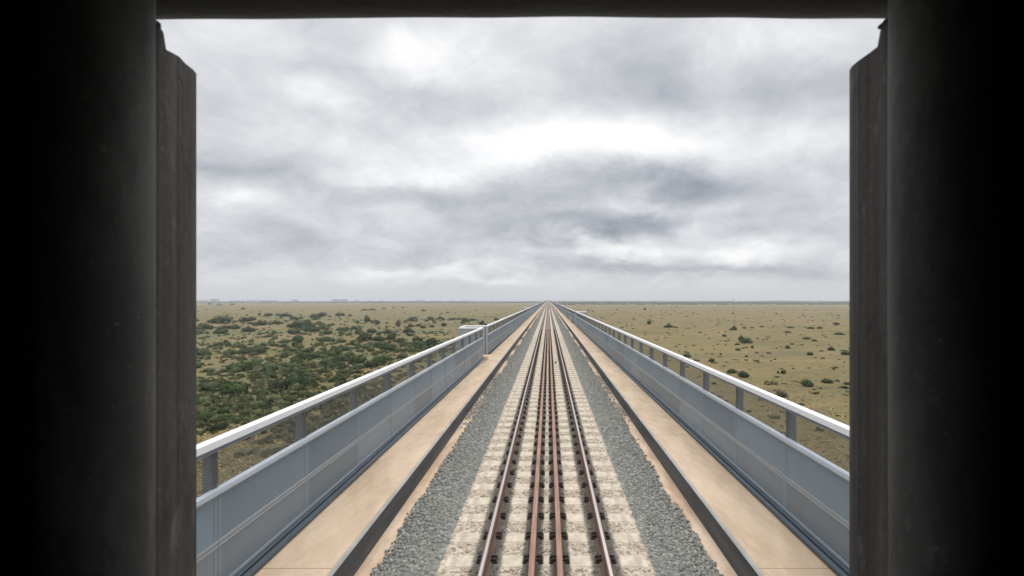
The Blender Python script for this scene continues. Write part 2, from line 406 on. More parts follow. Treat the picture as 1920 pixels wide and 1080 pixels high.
# ------------------------------------------------------------------ ground
GZ = -16.85
def gz(x, y):
    d = math.hypot(x, y)
    a = 1.6 * noise.noise(Vector((x * .004, y * .004, 1.3))) + .5 * noise.noise(Vector((x * .018, y * .018, 4.1)))
    a -= 1.6 * math.exp(-((x + 190) / 120) ** 2 - ((y - 230) / 120) ** 2)
    f = min(1, max(0, (3000 - d) / 2000))
    return GZ + a * f
def axis(lo, hi, near, k):
    out = []; x = 0.0; st = near
    while x < hi: out.append(x); st *= k; x += st
    out.append(hi); neg = []; x = -near; st = near
    while x > lo: neg.append(x); st *= k; x -= st
    neg.append(lo)
    return sorted(neg) + out
xs = axis(-14000, 14000, 5, 1.03); ys = axis(-1500, 14000, 5, 1.03)
gv = np.array([(x, y, gz(x, y)) for y in ys for x in xs]); nx = len(xs)
gf = np.array([(j*nx+i, j*nx+i+1, (j+1)*nx+i+1, (j+1)*nx+i) for j in range(len(ys)-1) for i in range(nx-1)])
o = bpy.data.objects.new('ground', np_mesh('ground', gv, gf, M['ground'])); C.objects.link(o); tag(o, kind='structure')
o.data.polygons.foreach_set('use_smooth', [True] * len(gf))

def on_ground(px, py):
    """photo pixel on the plain -> world x, y"""
    y = (CZ - GZ) * F / (py - VY); x = CX + (px - VX) * y / F
    for _ in range(4):
        y = (CZ - gz(x, y)) * F / (py - VY); x = CX + (px - VX) * y / F
    return x, y

# ------------------------------------------------------------------ bridge
LEN = 3600.0; Y0 = -30.0
bridge = empty('railway_bridge', (0, 0, 0))
tag(bridge, 'long straight concrete railway bridge carrying the single track across the plain', 'bridge')
mb = MB(); mb.prism_y([(-3.45, -.3), (3.45, -.3), (3.45, -.75), (2.4, -1.0), (1.9, -3.2), (-1.9, -3.2), (-2.4, -1.0), (-3.45, -.75)], Y0, LEN)
mb.build('deck', M['concrete'], bridge)
for k in range(40):
    y = -12 + 32.7 * k
    mb = MB(); mb.box(-1.5, 1.5, y - .9, y + .9, GZ - 3, -4.0); mb.box(-2.1, 2.1, y - 1.2, y + 1.2, -4.0, -3.2)
    mb.build('pier', M['concrete'], bridge, .08)
for s in (-1, 1):
    mb = MB(); a, b = sorted((s * 2.385, s * 3.45)); mb.box(a, b, Y0, LEN, -.3, .15); mb.build('walkway', M['walkway'], bridge)
    # ballast retaining wall with a pale rounded coping on its top edge
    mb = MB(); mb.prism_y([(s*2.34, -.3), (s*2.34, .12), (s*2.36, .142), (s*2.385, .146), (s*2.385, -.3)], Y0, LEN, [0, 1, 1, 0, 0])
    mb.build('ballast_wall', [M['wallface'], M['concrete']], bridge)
    mb = MB(); a, b = sorted((s * 2.0, s * 2.34)); mb.box(a, b, Y0, LEN, -.3, -.215); mb.build('ledge', M['ledge'], bridge)

# ballast bed: irregular outer edge, cut where it meets the tan ledge
def edge(side, y):
    return side * (2.10 + .055 * noise.noise(Vector((0, y * .9, side * 7.0))) + .05 * noise.noise(Vector((3, y * .18, side * 3.0))) + .07 * noise.noise(Vector((5, y * .045, side * 3.0))))
yy = []; y = 0.0
while y < 3600: yy.append(y); y += .12 if y < 40 else (.4 if y < 150 else (2 if y < 500 else 40))
vv = []; ff = []
for k, y in enumerate(yy):
    eL, eR = edge(-1, y), edge(1, y)
    vv += [(eL - .03, y, -.235), (eL + .05, y, -.198), (-1.36, y, -.185), (-1.28, y, -.189), (1.28, y, -.189), (1.36, y, -.185), (eR - .05, y, -.198), (eR + .03, y, -.235)]
    if k:
        b = (k - 1) * 8
        ff += [(b+i, b+i+1, b+9+i, b+8+i) for i in range(7)]
me = np_mesh('ballast', np.array(vv), np.array(ff), M['ballast'])
o = bpy.data.objects.new('ballast', me); C.objects.link(o); tag(o, 'grey crushed stone ballast on both sides of the sleepers', 'ballast', kind='stuff')
# loose stones over the nearer stretch
cs = []; rs = []
def scatter(n, x0, x1, y0, y1, z, r0, r1):
    x = rng.uniform(x0, x1, n); y = y0 + (y1 - y0) * rng.uniform(0, 1, n); r = rng.uniform(r0, r1, n)
    cs.append(np.stack([x, y, z + rng.uniform(-.012, .008, n)], -1)); rs.append(r)
for (a, b, dn) in ((4.5, 12, 760), (12, 24, 520), (24, 40, 300), (40, 55, 180), (55, 75, 90), (75, 110, 35)):
    for sgn in (-1, 1):
        x0, x1 = sorted((sgn * 1.34, sgn * 2.17)); scatter(int((b - a) * .83 * dn), x0, x1, a, b, -.192, .017, .031)
# gaps between sleepers
for k in range(8, 70):
    y = .6 * k + .3; dn = 620 if y < 14 else 330
    scatter(int(.30 * 2.6 * dn), -1.33, 1.33, y - .15, y + .15, -.192, .013, .022)
cen = np.concatenate(cs); rad = np.concatenate(rs)
keep = np.array([abs(c[0]) < abs(edge(math.copysign(1, c[0]), c[1])) + .05 * random.random() ** 2 for c in cen])
# keep the stones clear of the four rails
ax = np.abs(cen[:, 0]); keep &= (np.abs(ax - .7525) > .085) & (np.abs(ax - .175) > .06)
o = bpy.data.objects.new('ballast_stones', stones_mesh('ballast_stones', cen[keep], rad[keep], (1.1, 1, .75), M['stones'])); C.objects.link(o)
tag(o, 'loose grey ballast stones lying between the sleepers and on the shoulders', 'ballast', kind='stuff')
# spoil spilled over the ledge here and there
n = 2600; sy = rng.choice([14.5, 17.5, 20, 27, 33, 41, 52], n) + rng.normal(0, .8, n); sg = np.where(rng.uniform(0, 1, n) < .6, -1, 1)
cen = np.stack([sg * rng.uniform(2.12, 2.31, n), sy, np.full(n, -.208)], -1)
o = bpy.data.objects.new('spilled_stones', stones_mesh('spilled_stones', cen, rng.uniform(.012, .03, n), (1, 1, .7), M['stones'])); C.objects.link(o)
tag(o, 'spilled ballast stones scattered on the tan ledge beside the wall', 'ballast', kind='stuff')

# ------------------------------------------------------------------ rails
def rail(name, x, label, running):
    hw = .0365 if running else .036; hh = 0.0 if running else -.004
    prof = [(x-.075,-.176),(x+.075,-.176),(x+.075,-.165),(x+.0135,-.14),(x+.009,-.13),(x+.009,-.055),(x+hw,-.038),(x+hw,hh-.006),(x+hw-.006,hh),
            (x-hw+.006,hh),(x-hw,hh-.006),(x-hw,-.038),(x-.009,-.055),(x-.009,-.13),(x-.0135,-.14),(x-.075,-.165)]
    root = empty(name, (0, 0, 0))
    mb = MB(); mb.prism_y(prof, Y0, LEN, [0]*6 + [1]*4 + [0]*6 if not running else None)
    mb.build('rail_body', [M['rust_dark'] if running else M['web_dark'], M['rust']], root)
    if running:
        mb = MB(); mb.box(x - .018, x + .018, Y0, LEN, -.001, .0025); mb.build('running_surface', M['shiny'], root)
    tag(root, label, 'rail', 'rails of the track'); return root
rail('running_rail', -.7525, 'left outer rail with a bright worn top and brown sides', True)
rail('running_rail', .7525, 'right outer rail with a bright worn top and brown sides', True)
rail('guard_rail', -.168, 'left of the two rusty pink inner guard rails', False)
rail('guard_rail', .168, 'right of the two rusty orange inner guard rails', False)

# ------------------------------------------------------------------ sleepers
def sleeper_mb():
    mb = MB(); xs_ = [-1.325, -1.24, -.98, -.5, 0, .5, .98, 1.24, 1.325]
    top = [-.196, -.183, -.180, -.181, -.183, -.181, -.180, -.183, -.196]; hw = [.115, .135, .14, .135, .128, .135, .14, .135, .115]
    n = len(xs_)
    for i in range(n):
        x, z, h = xs_[i], top[i], hw[i]
        mb.v += [(x, -h - .02, -.29), (x, -h, z - .012), (x, -h + .014, z), (x, h - .014, z), (x, h, z - .012), (x, h + .02, -.29)]
    for i in range(n - 1):
        for j in range(5):
            a = i * 6 + j; mb.f.append((a, a + 1, a + 7, a + 6)); mb.mi.append(0)
    mb.f.append((0, 1, 2, 3, 4, 5)); mb.f.append(tuple((n - 1) * 6 + i for i in range(6))); mb.mi += [0, 0]
    return mb
def fastening_mb(x, w_):
    mb = MB(); mb.box(x - w_, x + w_, -.06, .06, -.185, -.1765)
    for s in (-1, 1):
        a, b = sorted((x + s * w_ * .62, x + s * (w_ + .055)))
        mb.box(a, b, -.07, .07, -.176, -.158)                     # base plate shoulder
        c = x + s * (w_ + .005)
        for q in (-1, 1): mb.box(c - .035, c + .035, q * .045 - .011, q * .045 + .011, -.158, -.13)
        mb.box(c - .012, c + .016, -.05, .05, -.15, -.124)        # bent clip
        mb.box(c + s * .004 - .014, c + s * .004 + .014, -.016, .016, -.15, -.105)  # bolt
    return mb
sl0 = sleeper_mb().build('sleeper', M['sleeper'])
sl0_mesh = sl0.data
tag(sl0, 'cream concrete sleeper lying crossways under the four rails', 'sleeper', 'concrete sleepers of the track')
fast = []
for x, w_ in ((-.7525, .08), (-.168, .075), (.168, .075), (.7525, .08)):
    fo = fastening_mb(x, w_).build('rail_fastening', M['clip'], sl0, .003); fast.append(fo)
for k in range(300):
    y = .6 * (k + 8)
    if k == 0: o = sl0
    else:
        o = sl0.copy(); C.objects.link(o)
        if k < 80:
            for fo in fast: c = fo.copy(); C.objects.link(c); c.parent = o
    o.location = (random.uniform(-.006, .006), y + random.uniform(-.008, .008), 0)
mb = MB()
for k in range(308, 2000): mb.box(-1.32, 1.32, .6 * k - .14, .6 * k + .14, -.29, -.181)
o = mb.build('sleepers', M['sleeper']); tag(o, 'mass of far cream sleepers merging towards the vanishing point', 'sleepers', kind='stuff')

o = MB(); o.box(-.04, .04, -.03, .05, -.185, -.10); o.box(-.02, .05, -.01, .03, -.11, -.07)
o = o.build('stone', M['stone_dark'], None, .02); o.location = (.42, 24.6, 0); tag(o, 'small dark stone lying right of the guard rails on a sleeper', 'stone')

# ------------------------------------------------------------------ parapets
PITCH = 1.75; YP = 1.25
PX = 3.30
bays = {-1: [13 + 35 * i for i in range(14)], 1: [31 + 35 * i for i in range(14)]}
def panel_mb(h, cut=.007):
    """one infill sheet with rolled lips, origin at its lower near corner, inner face towards -x"""
    mb = MB(); L = PITCH - cut
    mb.box(.006, .03, 0, L, .03, h - .03, 0)
    mb.box(-.006, .034, 0, L, 0, .03, 1); mb.box(-.006, .034, 0, L, h - .03, h, 1)
    mb.box(.003, .006, 0, .05, .03, h - .03, 2); mb.box(.003, .006, L - .05, L, .03, h - .03, 2)
    return mb
def parapet(s, label):
    root = empty('parapet_fence', (s * PX, 0, .15)); tag(root, label, 'fence', 'steel fences along the bridge edges')
    def X(a): return a * s            # local x, outwards
    def bx(mb, a, b, *r, mi=0):
        a, b = sorted((X(a), X(b))); mb.box(a, b, *r, mi)
    def flip(mb):
        if s < 0: mb.v = [(-x, y, z) for x, y, z in mb.v]
        return mb
    nb = bays[s]
    spans = []; y = Y0
    for k in nb: spans.append((y, YP + PITCH * k)); y = YP + PITCH * (k + 1)
    spans.append((y, LEN))
    lo = flip(panel_mb(.45)).build('panel', [M['steelpanel2'], M['lip'], M['strip']], root); lo.location = (0, YP, .085)
    hi = flip(panel_mb(.50)).build('panel', [M['steelpanel'], M['lip'], M['strip']], root); hi.location = (0, YP, .545)
    mb = MB(); bx(mb, .04, .14, -.03, .03, -.45, 1.55); bx(mb, .032, .04, -.045, .045, -.45, 1.5); po = mb.build('post', M['post'], root, .004); po.location = (0, YP, 0)
    first = True; np_, npo = 0, 0; fm = MB(); fp = MB()
    for k in range(-2, 560):
        y = YP + PITCH * k
        if npo < 100 and y > 0:
            o = po if npo == 0 else copy_obj(po); o.location.y = y; npo += 1
        else: bx(fp, .04, .14, y - .04, y + .04, -.45, 1.55)
        if k in nb: continue
        if np_ < 50 and y > 0:
            for src, z in ((lo, .085), (hi, .545)):
                o = src if np_ == 0 else copy_obj(src); o.location.y = y + .006
            np_ += 1
        elif k < 500:
            for z, h in ((.085, .45), (.545, .50)):
                bx(fm, .006, .03, y, y + PITCH - .03, z + .03, z + h - .03)
                bx(fm, -.006, .034, y, y + PITCH - .03, z, z + .03, mi=1); bx(fm, -.006, .034, y, y + PITCH - .03, z + h - .03, z + h, mi=1)
    bx(fm, .006, .03, YP + PITCH * 505, LEN, .085, 1.04)
    o = fm.build('panel', [M['steelpanel'], M['lip']], root); tag(o, kind='stuff')
    o = fp.build('post', M['post'], root); tag(o, kind='stuff')
    cap = MB(); hr = MB(); ch = MB(); wi = MB(); cd = MB()
    for a, b in spans:
        bx(cap, -.035, .05, a, b, 1.075, 1.10); bx(cap, -.035, -.028, a, b, 1.052, 1.075); 
        bx(hr, -.03, .075, a, b, 1.52, 1.60); bx(ch, -.012, .04, a, b, 1.475, 1.519)
        for q in range(16): bx(wi, .012, .016, a, b, 1.115 + .0235 * q, 1.123 + .0235 * q)
    cap.build('cap_rail', M['cap'], root); hr.build('handrail', M['rail_white'], root, .008); ch.build('under_rail', M['post'], root)
    wi.build('wire_screen', M['wire'], root)
    # kerb channel with a round pipe at the foot of the panels
    for a, b in spans: bx(cd, -.06, .05, a, b, 0, .083)
    cd.build('base_channel', M['conduit'], root, .01)
    mb = MB(); prof = [(s * (-.105 + .04 * math.cos(q * math.pi / 5)), .04 + .04 * math.sin(q * math.pi / 5)) for q in range(10)]
    for a, b in spans: mb.prism_y(prof, a, b)
    mb.build('pipe', M['conduit'], root, smooth=True)
    return root
parapet(-1, 'blue grey panelled steel fence with pale handrail along the left edge')
parapet(1, 'blue grey panelled steel fence with pale handrail along the right edge')

def refuge(s, k, label, detailed):
    y0 = YP + PITCH * k; y1 = y0 + PITCH; D = 1.17
    root = empty('refuge_platform', (s * PX, y0, .15)); tag(root, label, 'refuge platform', 'refuge bays beside the bridge')
    L = PITCH
    def bx(mb, a, b, *r, mi=0):
        a, b = sorted((a * s, b * s)); mb.box(a, b, *r, mi)
    mb = MB(); bx(mb, -.15, D + .08, -.08, L + .08, -.35, .02); mb.build('floor', M['walkway'], root)
    ends = [('panel', (.05, D, -.02, .02)), ('panel', (.05, D, L - .02, L + .02)), ('panel', (D, D + .04, .021, L - .021))]
    for nm, (a, b, c, d) in ends:
        mb = MB(); bx(mb, a, b, c, d, .06, 1.515); bx(mb, a - .003, b + .003, c - .006, d + .006, .53, .56, mi=1)
        mb.build(nm, [M['postlight'], M['lip']], root)
    mb = MB(); bx(mb, .08, D + .06, -.05, .05, 1.52, 1.60); bx(mb, .08, D + .06, L - .05, L + .05, 1.52, 1.60); bx(mb, D - .04, D + .06, .051, L - .051, 1.52, 1.60)
    mb.build('handrail', M['rail_white'], root, .008 if detailed else 0)
    mb = MB(); bx(mb, .1, D + .03, -.03, .03, 1.08, 1.11); bx(mb, .1, D + .03, L - .03, L + .03, 1.08, 1.11); bx(mb, D - .02, D + .05, .031, L - .031, 1.08, 1.11)
    mb.build('cap_rail', M['cap'], root)
    for a, c in ((-.01, 0), (-.01, L), (D, 0), (D, L)):
        mb = MB(); bx(mb, a, a + .09, c - .06, c + .06, -.3, 1.515); mb.build('post', M['postlight'], root, .005 if detailed else 0)
    for q in ():
        mb = MB(); bx(mb, D * q / 4 - .02, D * q / 4 + .02, -.02, .02, 1.112, 1.515); mb.build('baluster', M['post'], root)
        mb = MB(); bx(mb, D * q / 4 - .02, D * q / 4 + .02, L - .02, L + .02, 1.112, 1.515); mb.build('baluster', M['post'], root)
names = {(-1, 0): 'nearest refuge bay, jutting out through the left fence', (1, 0): 'nearest refuge bay beyond the right fence, farther off than the left one',
         (-1, 1): 'second refuge bay along the left fence', (1, 1): 'second refuge bay along the right fence', (-1, 2): 'third refuge bay along the left fence', (1, 2): 'third refuge bay along the right fence'}
for s in (-1, 1):
    for i, k in enumerate(bays[s][:6]):
        refuge(s, k, names.get((s, i), 'tiny refuge bay far along the %s fence near the vanishing point' % ('left' if s < 0 else 'right')), i < 1)
    mb = MB()      # posts and rails closing the remaining far openings
    for k in bays[s][6:]:
        a, b = sorted((s * 3.3, s * 3.36)); mb.box(a, b, YP + PITCH * k, YP + PITCH * (k + 1), .15, 1.7)
    o = mb.build('refuge_platforms', M['postlight']); tag(o, 'far refuge bays too small to tell apart', 'refuge platforms', kind='stuff')
mp_ = empty('marker_post', (3.02, 64.0, .15)); tag(mp_, 'short white marker post standing on the right walkway', 'marker post')
mb = MB(); mb.box(-.05, .05, -.04, .04, 0, .62); mb.build('post', M['white'], mp_, .01)
mb = MB(); mb.box(-.075, .075, -.055, -.042, .42, .66); mb.build('plate', M['white'], mp_, .005)
# heap of sand blown against the near left opening
n = 700; cen = np.stack([-3.16 + rng.normal(0, .07, n), 23.3 + rng.normal(0, .55, n), .15 + np.abs(rng.normal(0, .02, n))], -1)
o = bpy.data.objects.new('gravel_heap', stones_mesh('gravel_heap', cen, rng.uniform(.012, .035, n), (1, 1, .6), M['ledge'])); C.objects.link(o)
tag(o, 'small heap of pale gravel on the left walkway before the refuge bay', 'gravel', kind='stuff')

# ------------------------------------------------------------------ the train the picture is taken from
D = .83
def fx(px, d=D): return CX + (px - VX) / F * d
def fz(py, d=D): return CZ + (VY - py) / F * d
train = empty('train_carriage', (0, 0, 1.2)); tag(train, 'dark end of the train carriage whose open gangway frames the view', 'train')
def tpart(mb, name, m, bevel=0, smooth=False):
    mb.v = [(x, y, z - 1.2) for x, y, z in mb.v]
    return mb.build(name, m, train, bevel, smooth)
FLZ = 1.22
mb = MB(); mb.box(-1.5, 1.5, -6, .86, 1.05, FLZ); tpart(mb, 'floor', M['inside'])
mb = MB(); mb.box(-1.5, 1.5, -6, .86, 4.02, 4.15); tpart(mb, 'roof', [M['inside']])
for s in (-1, 1):
    mb = MB(); a, b = sorted((s * 1.43, s * 1.5)); mb.box(a, b, -6, .86, FLZ, 4.02); tpart(mb, 'side_wall', M['inside'])
    mb = MB(); a, b = sorted((s * 1.5, s * 1.512)); mb.box(a, b, -6, .86, 1.0, 4.1); tpart(mb, 'side_panel', M['livery'])
    mb = MB(); a, b = sorted((s * .72, s * 1.43)); mb.box(a, b, .70, .82, FLZ, 4.02); tpart(mb, 'end_wall', M['inside'])
mb = MB(); mb.box(-.72, .72, .70, .82, 3.76, 4.02); tpart(mb, 'end_wall', M['inside'])
mb = MB(); mb.box(-1.43, 1.43, -2.0, -1.95, FLZ, 4.02); tpart(mb, 'partition', M['inside'])
# sealing strips either side: ribbed, with a chamfered and slightly torn top
def strip(s, cols, depths, tops, y_back):
    """cols: x positions from the inner edge outwards; depths: y of the face; tops: z of the top edge"""
    mb = MB(); n = len(cols); zs = [FLZ]; 
    for i in range(n):
        x = cols[i]; mb.v += [(x, depths[i], FLZ), (x, depths[i], tops[i]), (x + s * .006, depths[i] + .016, FLZ), (x + s * .006, depths[i] + .016, tops[i])]
    for i in range(n - 1):
        a = i * 4; b = a + 4
        mb.f += [(a, a+1, b+1, b), (a+2, b+2, b+3, a+3), (a+1, a+3, b+3, b+1), (a, b, b+2, a+2)]; mb.mi += [0] * 4
    mb.f += [(0, 2, 3, 1), (n*4-4, n*4-3, n*4-1, n*4-2)]; mb.mi += [0, 0]
    tpart(mb, 'gangway_seal', M['seal'], .003)
def topz(px, pts):
    for (a, b), (c, d) in zip(pts, pts[1:]):
        if min(a, c) <= px <= max(a, c): return b + (d - b) * (px - a) / (c - a)
    return pts[-1][1]
LP = [362, 359, 350, 347, 336, 331, 327, 323, 313, 304, 298, 291, 286, 270]
LD = [.0, -.008, -.027, -.033, -.052, -.059, -.067, -.075, -.092, -.105, -.114, -.122, -.126, -.135]
lt = [(362, 130), (350, 121), (338, 110), (336, 106), (320, 97), (305, 90), (303, 84), (300, 70), (299, 66), (301, 58), (298, 50), (291, 43), (240, 30)]
strip(-1, [fx(p, D + d) for p, d in zip(LP, LD)], [D + d for d in LD], [fz(topz(p, lt), D + d) for p, d in zip(LP, LD)], D + .022)
RP = [1597, 1600, 1609, 1613, 1625, 1630, 1635, 1640, 1650, 1658, 1664, 1670, 1676, 1690]
rt = [(1597, 124), (1610, 113), (1630, 99), (1656, 79), (1657, 74), (1655, 60), (1653, 48), (1656, 40), (1740, 30)]
strip(1, [fx(p, D + d) for p, d in zip(RP, LD)], [D + d for d in LD], [fz(topz(p, rt), D + d) for p, d in zip(RP, LD)], D + .022)
# small torn rubber flap ends above the chamfers
mb = MB(); 
for (a, b, c, d) in ((286, 40, 299, 56), (288, 54, 303, 68), (286, 66, 300, 92)):
    mb.box(fx(a, D - .1), fx(c, D - .1), D - .11, D - .095, fz(d, D - .1), fz(b, D - .1))
tpart(mb, 'torn_flap', M['seal'], .003)
mb = MB(); d_ = D - .1; mb.box(fx(1657, d_), fx(1672, d_), D - .11, D - .095, fz(90, d_), fz(36, d_)); mb.box(fx(1652, d_), fx(1660, d_), D - .108, D - .09, fz(50, d_), fz(42, d_)); tpart(mb, 'torn_flap', M['seal'], .003)
# inflated rubber rolls of the gangway
def roll_v(xc, yc, r, name='gangway_roll', ex=1.0):
    mb = MB(); n = 40; zz_ = [FLZ + (4.0 - FLZ) * k / 36 for k in range(37)]
    for z in zz_:
        for q in range(n):
            a = 2 * math.pi * q / n
            rr = r * (1 + .02 * noise.noise(Vector((math.cos(a) * 2, math.sin(a) * 2, z * 2.2))))
            mb.v.append((xc + rr * ex * math.cos(a), yc + rr * math.sin(a), z))
    for k in range(36):
        for q in range(n):
            a = k * n + q; b = k * n + (q + 1) % n; mb.f.append((a, b, b + n, a + n)); mb.mi.append(0)
    return tpart(mb, name, M['rubber'], 0, True)
def roll_x(px, yc, r):
    # where the roll's axis must lie for its inner flank to end at that sight line
    th = math.atan((px - VX) / F); sg = 1 if th > 0 else -1; x = (px - VX) / F * yc
    for _ in range(30): x = yc * math.tan(th + sg * math.asin(r / math.hypot(x, yc)))
    return CX + x
roll_v(roll_x(293, .66, .09), .66, .09); roll_v(roll_x(1665, .66, .09), .66, .09)
mb = MB(); n = 40; m_ = 50
for k in range(m_ + 1):
    x = -.8 + 1.6 * k / m_
    zc = fz(42, .80) + .11 + .003 * math.cos(x * 3.2) + .002 * noise.noise(Vector((x * 6, 0, 0)))
    for q in range(n):
        a = 2 * math.pi * q / n; rr = .11 * (1 + .012 * noise.noise(Vector((x * 5, math.cos(a), math.sin(a)))))
        mb.v.append((x, .76 + rr * math.cos(a), zc + rr * math.sin(a)))
for k in range(m_):
    for q in range(n):
        a = k * n + q; b = k * n + (q + 1) % n; mb.f.append((a, b, b + n, a + n)); mb.mi.append(0)
tpart(mb, 'top_roll', M['blackroll'], 0, True)

# ------------------------------------------------------------------ bushes
def bush_mesh(name, seed, mats, nleaf=1500, flat=.5):
    r = np.random.default_rng(seed); nl = r.integers(4, 8)
    L = []
    for i in range(nl):
        a = r.uniform(0, 2 * np.pi); d = r.uniform(0, .30) if i else 0
        rx = r.uniform(.16, .27) if i else .30
        L.append((d * np.cos(a), d * np.sin(a), rx, rx * r.uniform(.55, .95) * (1.5 if i == 0 else 1.2)))
    V = []; Fc = []; n = 0
    for (x, y, rx, rz) in L:                       # solid rough heart of every lobe
        v = ICO_V * (1 + r.normal(0, .12, (12, 1))) * np.array([rx * .8, rx * .8, rz * .8]) + np.array([x, y, rz * .62])
        V.append(v); Fc.append(ICO_F + n); n += 12
    per = nleaf // nl
    for (x, y, rx, rz) in L:
        d = r.normal(0, 1, (per, 3)); d[:, 2] = np.abs(d[:, 2]) * .9 - .25; d /= np.linalg.norm(d, axis=1)[:, None]
        rr = r.uniform(.82, 1.14, (per, 1))
        c = d * rr * np.array([rx, rx, rz]) + np.array([x, y, rz * .62]); c[:, 2] = np.maximum(c[:, 2], .01)
        nrm = d + r.normal(0, .55, (per, 3)); nrm /= np.linalg.norm(nrm, axis=1)[:, None]
        t1 = np.cross(nrm, r.normal(0, 1, (per, 3))); t1 /= np.linalg.norm(t1, axis=1)[:, None]; t2 = np.cross(nrm, t1)
        s = r.uniform(.016, .042, (per, 1))
        tri = np.stack([c + t1 * s, c - t1 * s * .5 + t2 * s * .9, c - t1 * s * .5 - t2 * s * .9], 1)
        V.append(tri.reshape(-1, 3)); Fc.append(np.arange(per * 3).reshape(-1, 3) + n); n += per * 3
    V = np.concatenate(V); V[:, 2] /= V[:, 2].max(); V[:, :2] /= (V[:, 0].max() - V[:, 0].min())
    return np_mesh(name, V, np.concatenate(Fc), mats)
BM = {k: [bush_mesh('bush', 20 + i + 10 * q, M[k], nl_) for i in range(6)] for q, (k, nl_) in enumerate((('leaf', 1700), ('leaf_light', 1500), ('leaf_dry', 700)))}

def cr(lst, x0, y0, sc): return [(x0 + a / sc, y0 + b / sc, w_ / sc, h / sc) for a, b, w_, h in lst]
LEFT = cr([(370,625,190,70),(595,620,140,60),(490,665,120,30),(580,670,90,40),(330,805,220,110),(150,775,160,80),(80,720,90,50),(510,812,140,70),(650,770,120,90),
 (770,752,170,110),(890,752,150,100),(930,690,110,70),(850,822,110,60),(760,867,90,50),(650,835,100,50),(545,893,150,70),(230,962,110,75),(120,988,120,70),
 (410,968,100,65),(190,1072,160,80),(330,1005,100,50),(580,958,90,50),(480,1015,110,50),(60,862,70,60),(70,1045,80,50),(1100,700,100,45),(1190,650,70,30),
 (1250,690,70,30),(1110,612,60,35),(1020,592,140,75),(900,602,130,60),(780,572,120,60),(860,542,140,60),(940,527,80,40),(1130,552,150,60),(1240,572,130,70),
 (1340,602,120,60),(1400,582,130,70),(1450,552,90,60),(1230,612,80,30),(1585,530,100,55),(1480,477,160,65),(1290,460,120,45),(1130,475,130,45),(690,525,80,40),
 (480,497,200,45),(285,502,90,45),(190,445,60,35),(90,512,140,60),(130,632,110,30),(470,577,110,50),(800,420,90,70),(700,415,90,35),(1000,402,120,40),
 (1110,412,80,40),(1300,402,140,60),(1400,402,120,50),(1500,392,120,60),(1420,447,150,50),(1690,412,90,45),(1800,422,90,50),(1740,452,80,50),(1670,472,110,55),
 (1600,442,80,40),(1620,342,80,50),(1550,292,60,60),(1660,252,90,35),(1310,262,50,60),(1380,267,60,30),(1795,242,50,20),(1215,312,60,30),(1130,322,90,30),
 (810,302,150,60),(900,332,140,40),(1010,352,120,40),(760,342,120,30),(980,307,90,30),(320,312,90,45),(430,332,110,40),(210,347,110,40),(240,312,90,30),
 (230,267,200,50),(90,312,110,50),(50,347,70,30),(390,257,90,40),(450,247,80,35),(520,282,110,30),(570,212,60,25),(700,217,90,30),(640,272,90,30),(760,237,70,25),
 (920,232,100,40),(980,217,80,35),(1110,212,90,25),(870,272,60,30),(950,272,60,25),(1050,282,60,20),(720,640,90,45),(830,650,100,50),(690,595,60,30),(990,640,90,40),
 (1180,520,90,45),(1060,505,110,45),(880,485,100,40),(760,478,110,40),(1220,430,90,40),(1560,420,90,45),(1350,340,90,40),(1470,345,90,35),(1250,350,80,30),
 (140,125,35,14),(205,133,45,12),(300,128,40,10),(385,162,40,14),(1290,170,40,15),(1350,168,50,12),(1440,160,30,12),(1580,150,25,10),(1510,152,20,10),(1740,175,40,15),
 (1860,235,30,25),(1890,290,40,30),(1700,290,50,22),(1750,340,40,15),(1640,295,60,22),(300,380,40,14),(445,408,40,14),(560,372,50,14),(620,440,60,25),(370,450,50,20),
 (300,500,50,20),(340,535,90,25),(60,580,70,25)], 360, 540, 4)
LEFT += cr([(30,237,60,25),(135,287,40,25),(35,452,90,60),(290,257,60,30),(415,277,50,35),(520,246,45,25),(160,190,25,12),(110,195,25,8),(215,190,15,8),
 (370,170,20,8),(200,242,60,20),(340,247,60,20),(110,317,30,10),(60,265,40,14),(250,300,30,12)], 800, 540, 4)
RIGHT = cr([(530,642,75,40),(610,672,90,50),(640,417,100,50),(595,395,40,40),(570,430,40,20),(685,455,30,25),(715,490,40,15),(570,470,40,20),(470,367,45,22),
 (545,320,40,38),(522,320,30,20),(620,305,30,15),(680,302,30,12),(755,294,30,12),(862,196,20,12),(535,197,30,14),(945,457,45,30),(1085,387,60,20),(1150,402,45,20),
 (1275,472,45,35),(1315,277,50,20),(1330,352,70,15),(1120,307,60,12),(1185,306,45,18),(970,302,50,12),(1115,507,65,30),(1380,507,75,42),(1085,742,85,60),(1240,717,85,42),
 (1400,727,60,25),(895,822,100,62),(1045,882,60,25),(918,646,55,38),(875,642,30,24),(190,522,90,35),(380,557,60,35),(255,547,40,15),(55,280,30,20),(60,298,70,14),(105,299,40,14),
 (290,337,30,10),(1200,477,30,12),(1060,207,20,8),(445,502,25,18),(115,145,20,8),(945,337,50,12),(1310,600,40,15),(730,560,30,12)], 1240, 540, 4)
RIGHT += cr([(1670,277,45,42),(1635,168,26,22),(1812,287,35,20),(1465,302,25,12),(1213,170,25,12),(1245,179,22,10),(1430,167,15,8),(1640,357,14,22),(1825,355,14,10),(1740,372,20,8)], 800, 540, 4)

